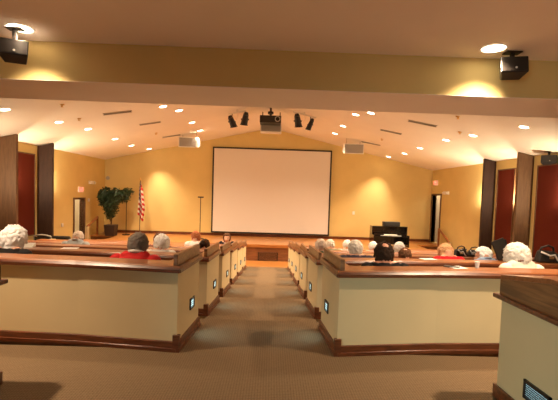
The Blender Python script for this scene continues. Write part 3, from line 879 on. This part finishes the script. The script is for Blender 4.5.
# ------------------------------------------------------------------ armchairs / chairs at the left front
def armchair(px, py, y, label, w=.72, mt='leather'):
    c = at(px, py, y)
    t = thing('armchair', label, 'armchair', (c.x, y, ZF))
    mm = M[mt]
    MB().box(-w/2+.1, w/2-.1, -.3, .35, .2, .46).build('seat', mm, t, bevel=.04)
    MB().box(-w/2+.06, w/2-.06, -.42, -.26, .2, .95).build('backrest', mm, t, bevel=.05)
    for k in (-1, 1):
        a, b = sorted((k*w/2, k*(w/2-.12))); MB().box(a, b, -.38, .36, .1, .64).build('armrest', mm, t, bevel=.04)
    for k in (-1, 1):
        for l in (-.33, .3): MB().box(k*(w/2-.06)-.02, k*(w/2-.06)+.02, l-.02, l+.02, 0, .1).build('leg', M['dark'], t)
armchair(64.5, 237, 12.95, 'dark leather armchair against the left wall near the open door', .8)
def stack_chair(px, y, zf, label, rz=0):
    c = at(px, 238, y)
    t = thing('chair', label, 'chair', (c.x, y, zf), rz)
    MB().box(-.22,.22,-.2,.22,.42,.46).build('seat', M['leather'], t, bevel=.015)
    m = MB()
    pts = [(-.23+.46*i/10, -.22-.06*math.sin(PI*i/10), .86+.05*math.sin(PI*i/10)) for i in range(11)]
    m.tube(pts, .02, 8); m.build('back_rail', M['grey'], t)
    m = MB().box(-.2,.2,-.265,-.235,.58,.85); m.build('backrest', M['leather'], t, bevel=.01)
    for k in (-1,1):
        MB().tube([(k*.22,-.25,0),(k*.22,-.22,.45),(k*.23,-.22,.86)], .012, 8).build('leg', M['grey'], t)
        MB().tube([(k*.22,.2,0),(k*.22,.2,.44)], .012, 8).build('leg', M['grey'], t)
stack_chair(46, 11.9, rowz(5), 'grey framed chair with curved top rail beside the left pilaster', .1)

# walkers and belongings on the right
def walker(px, y, zf, label, rz):
    c = at(px, 250, y)
    t = thing('walker', label, 'walker', (c.x, y, zf), rz)
    for k in (-1, 1):
        m = MB(); x = k*.27
        m.tube([(x,-.22,0),(x,-.18,.55),(x,-.14,.84),(x,-.08,.9),(x,.06,.9),(x,.12,.84),(x,.18,.5),(x,.24,0)], .013, 8)
        m.tube([(x,-.19,.4),(x,.2,.4)], .011, 8)
        m.build('side_frame', M['chrome'], t, smooth=True)
        MB().cyl((x,-.1,.905),(x,.06,.905),.022,n=12).build('hand_grip', M['black'], t)
    MB().tube([(-.27,.17,.62),(.27,.17,.62)], .012, 8).tube([(-.27,.18,.45),(.27,.18,.45)], .012, 8).build('cross_brace', M['chrome'], t)
    MB().box(-.22,.22,.185,.24,.42,.78).build('pouch', M['leather'], t, bevel=.02)
    for k in (-1, 1):
        for l in (-.22, .24): MB().cyl((k*.27,l,0),(k*.27,l,.04),.02,n=10).build('rubber_foot', M['black'], t)
walker(458, 12.55, ZF, 'folding metal walker left of two beyond the person in red', .5)
walker(472, 12.7, ZF, 'folding metal walker right of two, beside the dark right pilaster', -.4)

def ledge_z(s, k): return rowz(k)+CAPZ
def ledge_y(s, k, x):
    pts = path_for(s, rowd(k), OUT)
    for p, q in zip(pts, pts[1:]):
        if min(p[0], q[0]) <= x <= max(p[0], q[0]):
            return p[1]+(q[1]-p[1])*(x-p[0])/(q[0]-p[0])
    return pts[0][1]
def on_ledge(s, k, px, off=.18):
    y = rowd(k)+.2+off
    for _ in range(4):
        v = R @ Vector((px-CX, CY-260, -F)); x = v.x/v.y*y; y = ledge_y(s, k, x)+off
    return Vector((x, y, ledge_z(s, k)))
# white cup, papers, phone
p = on_ledge(1, 0, 477.5)
t = thing('paper_cup', 'small white cup on the near right ledge left of the white-haired person', 'cup', p)
MB().cyl((0,0,0),(0,0,.055),.016,.022,18).build('cup', M['white'], t); MB().cyl((0,0,.055),(0,0,.06),.024,n=18).build('lid', M['white'], t)
for px, k, s, w, lab in ((457, 0, 1, .14, 'small printed booklet lying on the near right ledge by the cup'), (428, 1, 1, .2, 'white paper lying on the second right ledge beside the person in red'), (29, 1, -1, .12, 'folded white paper on the second left ledge beside the person in black'), (70, 1, -1, .2, 'flat white paper on the second left ledge in front of the balding person')):
    p = on_ledge(s, k, px)
    m = MB(); h = .004 if px != 29 else .05
    m.hexa([(-w/2,-.07,0),(w/2,-.07,0),(w/2,.07,0),(-w/2,.07,0),(-w/2,-.07,.003),(w/2,-.07,.003),(w/2,.07,h),(-w/2,.07,h)])
    o = m.build('paper', M['paper'], loc=p+Vector((0,0,.001)), rot=(0,0,.2)); tag(o, lab, 'paper')
p = on_ledge(1, 0, 452, .2)
o = MB().box(-.035,.035,-.07,.07,0,.01).build('phone', M['black'], loc=p+Vector((0,0,.0005)), rot=(0,0,1.0), bevel=.003); tag(o, 'black phone lying on the near right ledge', 'phone')

# black folder standing on second right ledge
p = on_ledge(1, 1, 503, .2)
t = thing('folder', 'large black folder propped open on the ledge left of the white-haired person', 'folder', p)
o = MB().box(-.10,.10,-.012,.012,0,.27).build('cover', M['leather'], t, bevel=.004, rot=(-.25, -.32, .25), loc=(.02,.0,.035))
MB().box(-.09,.11,.02,.03,0,.25).build('back_cover', M['black'], t, bevel=.004, rot=(-.1, -.25, .1), loc=(.03,.03,.03))
# bags
def handbag(k, px, off, label, sc_, rz, lean):
    p = on_ledge(1, k, px, off)
    t = thing('handbag', label, 'bag', p, rz)
    t.scale = (sc_,)*3
    m = MB(); m.hexa([(-.15,-.06,0),(.15,-.06,0),(.15,.06,0),(-.15,.06,0),(-.10+lean,-.03,.15),(.12+lean,-.03,.13),(.12+lean,.03,.13),(-.10+lean,.03,.15)])
    m.build('bag_body', M['leather'], t, bevel=.025)
    MB().tube([(-.08+lean,0,.13),(-.07+lean,-.02,.18),(lean,-.035,.205),(.07+lean,-.02,.18),(.09+lean,0,.12)], .012, 8).build('handle', M['leather'], t, smooth=True)
    MB().tube([(-.09+lean,-.045,.13),(-.03,-.075,.09),(.03,-.07,.10),(.07,-.07,.04),(.10,-.075,.01)], .011, 8).build('strap', M['white'], t, smooth=True)
    MB().box(-.03,.03,-.066,-.055,.05,.08).build('clasp', M['chrome'], t)
handbag(1, 548, .15, 'black handbag with pale strap on the second right ledge at the edge of view', 1.15, 0, -.03)
handbag(2, 459, .15, 'black bag with white strap on a ledge, right of the person in red', .9, .2, .02)
handbag(2, 472, .15, 'black bag with white strap on a ledge, left of the person in blue', .85, -.3, .04)

# ------------------------------------------------------------------ people
def remesh_eval(bm, voxel, smooth_it=3):
    me = bpy.data.meshes.new('tmp'); bm.to_mesh(me); bm.free()
    o = bpy.data.objects.new('tmp', me); COL.objects.link(o)
    r = o.modifiers.new('r', 'REMESH'); r.mode = 'VOXEL'; r.voxel_size = voxel
    c = o.modifiers.new('s', 'SMOOTH'); c.iterations = smooth_it; c.factor = .5
    dd = o.modifiers.new('d', 'DECIMATE'); dd.ratio = .45
    bpy.context.view_layer.update()
    out = bpy.data.meshes.new_from_object(o.evaluated_get(bpy.context.evaluated_depsgraph_get()))
    bpy.data.objects.remove(o)
    return out
HC = Vector((0, .05, .65))   # head centre before turning
def body_mesh(yaw, nod, slump, female, low):
    m = MB()
    sh = .168 if not female else .148
    # trunk
    m.ell((0,.0,.10), (.165,.125,.115)); m.ell((0,.0,.24), (.145,.105,.14)); m.ell((0,slump*.3,.38), (.155 if not female else .14,.112,.15))
    m.ell((0,slump*.6,.475), (sh,.095,.08))
    m.cap2((-.075,slump*.8,.525),(.075,slump*.8,.525),.052,.052)
    m.cap2((0,slump*.8,.49),(0,slump+.015,.60),.06,.052)
    if female: m.ell((-.06,.085,.36),(.06,.05,.055)); m.ell((.06,.085,.36),(.06,.05,.055))
    for k in (-1, 1):
        # arm: shoulder, elbow, wrist, hand with five fingers resting on the thigh
        A = Vector((k*sh, slump*.6, .485)); E = Vector((k*(sh+.065), .05, .20)); Wp = Vector((k*.12, .27, .165))
        m.ell(A, (.06,.06,.06)); m.cap2(A, E, .052, .040); m.cap2(E, Wp, .040, .027)
        Hn = Wp+Vector((-k*.02,.055,-.005)); m.ell(Hn, (.038,.05,.018))
        for i, (ox, ln) in enumerate(((-.030,.045),(-.010,.058),(.010,.062),(.030,.052))):
            b0 = Hn+Vector((-k*ox,.035,0)); b1 = b0+Vector((-k*ox*.15, ln*.6, .004)); b2 = b1+Vector((0, ln*.35, -.02))
            m.cap2(b0, b1, .0088, .008); m.cap2(b1, b2, .008, .007)
        t0 = Hn+Vector((-k*.034,-.01,0)); t1 = t0+Vector((-k*.028,.03,.0)); m.cap2(t0, t1, .011, .009); m.cap2(t1, t1+Vector((-k*.004,.022,-.005)), .009, .008)
        # leg
        Hp = Vector((k*.085,.02,.085)); K = Vector((k*.115,.43,.075)); An = Vector((k*.115,.41,-.30))
        m.cap2(Hp, K, .083, .058); m.cap2(K, An+(K-An)*.65, .057, .056); m.cap2(An+(K-An)*.65, An, .056, .038)
        m.cap2(An, An+Vector((0,-.03,-.04)), .038, .036); m.cap2(An+Vector((0,-.02,-.046)), An+Vector((k*.01,.13,-.056)), .034, .024)
    # head
    T = Matrix.Translation(Vector((0, slump+low*.5, -low))+HC-Vector((0,0,.07))) @ Matrix.Rotation(yaw, 4, 'Z') @ Matrix.Rotation(-nod, 4, 'X') @ Matrix.Translation(-(HC-Vector((0,0,.07))))
    h = MB(); c = HC
    h.ell(c+Vector((0,-.008,.025)), (.078,.096,.094)); h.ell(c+Vector((0,.025,-.035)), (.062,.067,.078)); h.ell(c+Vector((0,.048,-.085)), (.028,.026,.024))
    h.ell(c+Vector((0,.06,.025)), (.05,.03,.04))
    h.cap2(c+Vector((0,.088,.012)), c+Vector((0,.108,-.025)), .009, .014)       # nose
    h.ell(c+Vector((-.013,.094,-.03)), (.009,.01,.008)); h.ell(c+Vector((.013,.094,-.03)), (.009,.01,.008))
    h.ell(c+Vector((0,.080,-.052)), (.024,.012,.007)); h.ell(c+Vector((0,.078,-.062)), (.021,.012,.007))  # lips
    for k in (-1, 1):
        h.ell(c+Vector((k*.074,-.005,-.010)), (.010,.020,.032)); h.ell(c+Vector((k*.034,.068,-.022)), (.022,.02,.02))
        h.ell(c+Vector((k*.03,.084,.026)), (.024,.010,.008))
    for v in h.bm.verts: v.co = T @ v.co
    tmp = bpy.data.meshes.new('h'); h.bm.to_mesh(tmp); h.bm.free(); m.bm.from_mesh(tmp)
    return remesh_eval(m.bm, .0095), T
def shell(me, test, off, name, mt, parent):
    bm = bmesh.new(); bm.from_mesh(me)
    kill = [f for f in bm.faces if not all(test(v.co) for v in f.verts)]
    bmesh.ops.delete(bm, geom=kill, context='FACES')
    bm.normal_update()
    for v in bm.verts:
        v.co += v.normal*(off+.004*noise.noise(v.co*14))
    o_me = bpy.data.meshes.new(name); bm.to_mesh(o_me); bm.free(); o_me.materials.append(mt)
    for p in o_me.polygons: p.use_smooth = True
    o = bpy.data.objects.new(name, o_me); COL.objects.link(o); o.parent = parent
    sd = o.modifiers.new('thick', 'SOLIDIFY'); sd.thickness = .005; sd.offset = 1
    return o
def hair_mesh(T, style, puff, seed):
    m = MB()
    bmesh.ops.create_icosphere(m.bm, subdivisions=5, radius=1)
    c = HC+Vector((0,-.012,.022))
    kill = []
    for v in m.bm.verts:
        d = v.co.normalized()
        # length of hair around the head
        low = -.90
        fr = d.y > .30 and d.z < .42+.1*d.y          # face
        ear = d.z < -.28 and d.y > -.05-.25*(d.z+.28)/.6*0
        crown = (style == 'fringe' and d.z > .30-.35*min(0, d.y+.2) ) or (style == 'spot' and (d-Vector((0,-.45,.89))).length < .42)
        v.tag = bool(fr or (ear and style != 'bob') or d.z < low or crown)
        fz = noise.fractal(d*4+Vector((seed*7.1, seed, 0)), 0.7, 2.0, 4)*.010
        st = noise.noise(Vector((d.x*22, d.y*22, d.z*7+seed)))*.0035
        cur = noise.noise(d*9+Vector((seed, 0, 3)))*.012 if puff > .018 else 0
        rr = Vector((.081+puff, .098+puff, .100+puff*1.0))
        tp = 1-max(0, -d.z-.15)*.02
        v.co = c+Vector((d.x*rr.x*tp, d.y*rr.y*tp, d.z*rr.z if d.z > 0 else d.z*(rr.z+.028)))+d*(fz+st+cur)
    kill = [f for f in m.bm.faces if any(v.tag for v in f.verts)]
    bmesh.ops.delete(m.bm, geom=kill, context='FACES')
    for v in m.bm.verts: v.co = T @ v.co
    return m
hair_cols = dict(white=(.93,.91,.88), silver=(.74,.68,.60), grey=(.20,.17,.14), dark=(.045,.024,.014), brown=(.13,.06,.03), blond=(.62,.34,.17), red=(.35,.12,.05), pale=(.72,.60,.50))
HM = {k: mat('hair_'+k, v, .75, .12, noise_s=60, noise_a=.12, bump=.5, bump_s=160) for k, v in hair_cols.items()}
CL = {}
def cloth(c):
    if c not in CL: CL[c] = mat('cloth_%d' % len(CL), c, .9, .1, noise_s=8, noise_a=.08, bump=.3, bump_s=250)
    return CL[c]
def person(px, ytop, s, k, hair, style, puff, shirt, label, female=False, yaw=0, nod=.22, back=.48, rz=0, collar=None, skin='skin', slump=.03, trousers=(.03,.03,.04), jacket=False, low=.035):
    y = rowd(k)+back
    for _ in range(5):
        v = R @ Vector((px-CX, CY-ytop, -F)); x = v.x/v.y*y
        y = ledge_y(s, k, x)+back
    seat, flr = BENCH[(s, k)]
    ztop = EYE+v.z/v.y*(y)                      # head top seen in the photo
    me, T = body_mesh(yaw, nod, slump, female, low)
    zs = [v_.co.z for v_ in me.vertices]
    htop = max(zs)+puff
    sc = (ztop-seat)/htop
    sc = max(.92, min(1.2, sc))
    t = thing('person', label, 'person', (x, y-(0.03 if rz == 0 else 0), seat-.01), rz, 'people seated in the rows')
    t.scale = (max(1.0, min(1.08, sc)),)*2+(sc,)
    # lower legs follow the real floor
    zmin = min(zs); want = (flr-(seat-.01))/sc+.004
    if zmin < want:
        for v_ in me.vertices:
            if v_.co.z < -.02: v_.co.z = -.02+(v_.co.z+.02)*((want+.02)/(zmin+.02))
    me.materials.clear(); me.materials.append(M[skin])
    me.name = 'body'
    for p in me.polygons: p.use_smooth = True
    b = bpy.data.objects.new('body', me); COL.objects.link(b); b.parent = t
    sl_ = slump
    def is_shirt(c):
        if c.z > .56+(.015 if collar else 0)-(.05*max(0, c.y-sl_)/.1): return False
        if c.z < .10 and abs(c.x) < .2: return False
        if c.z < .13 and c.y > .16: return False
        if c.y > .255 and c.z < .25: return False
        return True
    def is_leg(c): return c.z < .15 and not (c.y > .16 and c.z > .148) and c.z > -.30 and not (abs(c.x) > .2 and c.z > .1)
    sh = shell(me, is_shirt, .010, 'shirt', cloth(shirt), t)
    shell(me, is_leg, .006, 'trousers', cloth(trousers), t)
    shell(me, lambda c: c.z < -.27, .005, 'shoes', M['leather'], t)
    if collar:
        cc = MB(); pts = []
        for i in range(25):
            a = 2*PI*i/24; pts.append((.064*math.cos(a), sl_+.012+.064*math.sin(a), .572-.02*math.sin(a)))
        cc.tube(pts, .014, 8); cc.build('collar', cloth(collar), t, smooth=True)
    if jacket:
        shell(me, lambda c: is_shirt(c) and not (abs(c.x) < .05 and c.y > .02), .02, 'jacket', cloth(jacket), t)
    if style != 'bald':
        hm = hair_mesh(T, style, puff, px*.37)
        ho = hm.build('hair', HM[hair], t, smooth=True)
        sd = ho.modifiers.new('thick', 'SOLIDIFY'); sd.thickness = .02; sd.offset = -1
    # eyes
    e = MB(); 
    for kx in (-1, 1):
        e.ell(T @ (HC+Vector((kx*.030,.073,.006))), (.012,.012,.010), seg=14, rings=10)
        e.ell(T @ (HC+Vector((kx*.030,.0835,.005))), (.0055,.003,.0055), seg=12, rings=8, mi=1)
    e.build('eyes', [M['eye'], M['iris']], t, smooth=True)
    return t

L_, R_ = -1, 1
BLK = (.02,.018,.018)
person(9, 225, L_, 0, 'white', 'short', .034, BLK, 'person with thick white hair in black at the left edge, nearest left row', True, .1)
person(136, 232.5, L_, 0, 'grey', 'short', .012, (.55,.03,.03), 'person with dark grey hair and red top in the nearest left row', False, -.05, .15, collar=(.75,.7,.66))
person(76, 231, L_, 2, 'pale', 'short', .006, (.42,.46,.48), 'balding person with pale cropped hair in a light grey shirt, left seats', False, .15, .15, collar=(.6,.6,.6), low=.06)
person(160.5, 234, L_, 1, 'white', 'short', .022, (.75,.72,.68), 'person with fluffy white hair and pale top in the second left row', True, .2)
person(158, 233, L_, 2, 'brown', 'short', .012, (.25,.12,.1), 'brown-haired person mostly hidden behind the fluffy white-haired neighbour', False, 0)
person(195.5, 231, L_, 3, 'red', 'short', .012, (.72,.70,.66), 'person with reddish hair in a pale grey top near the aisle, left seats', True, .9)
person(204, 239, L_, 2, 'dark', 'short', .012, (.6,.02,.02), 'dark-haired person in red at the aisle end of the third left row', False, -.4)
person(227.3, 232.5, L_, 5, 'brown', 'bob', .022, (.75,.62,.55), 'brown-haired person in a dark jacket turned to face the camera', True, 0, .0, low=.0, back=.42, rz=PI, jacket=(.02,.02,.03))
person(321.5, 239, R_, 2, 'pale', 'short', .012, (.05,.08,.05), 'pale-haired person in dark green at the aisle end of the right seats', False)
person(331, 239.5, R_, 3, 'silver', 'short', .010, (.25,.28,.18), 'silver-haired person just right of the pale-haired aisle-end person', False, .3)
person(348, 240, R_, 3, 'white', 'short', .012, (.75,.66,.62), 'white-haired person in pale clothes partly behind the large grey head', True, .1)
person(357, 240, R_, 1, 'silver', 'short', .014, (.04,.04,.06), 'grey-haired person in dark navy in the second right row nearest the aisle', False, .05, .1)
person(374, 241.5, R_, 3, 'white', 'short', .012, (.7,.5,.42), 'white-haired person just left of the dark balding head', True, 0)
person(386.3, 242, R_, 0, 'dark', 'spot', .012, BLK, 'dark-haired person with thinning crown in black, nearest right row', False, 0, .05, skin='skin2')
person(401, 242, R_, 2, 'white', 'short', .018, (.7,.45,.4), 'white-haired person between the two dark heads, right seats', True, -.1)
person(407, 248, R_, 1, 'brown', 'spot', .010, (.65,.25,.18), 'short brown-haired person with thinning crown, right of the dark balding head', False, -.1, .2, skin='skin2')
person(449.3, 244, R_, 1, 'blond', 'short', .020, (.75,.02,.03), 'strawberry blond person in a bright red top', True, .1, .3, low=.075)
person(487, 247, R_, 1, 'white', 'short', .020, (.25,.33,.48), 'white-haired person in blue turned left beside the black folder', True, .9, .15, collar=(.3,.4,.55), low=.06)
person(522.5, 243, R_, 0, 'silver', 'short', .042, (.75,.70,.58), 'person with big curly silver hair and cream top, nearest right row', True, .1, .1, collar=(.18,.07,.05), low=.065)
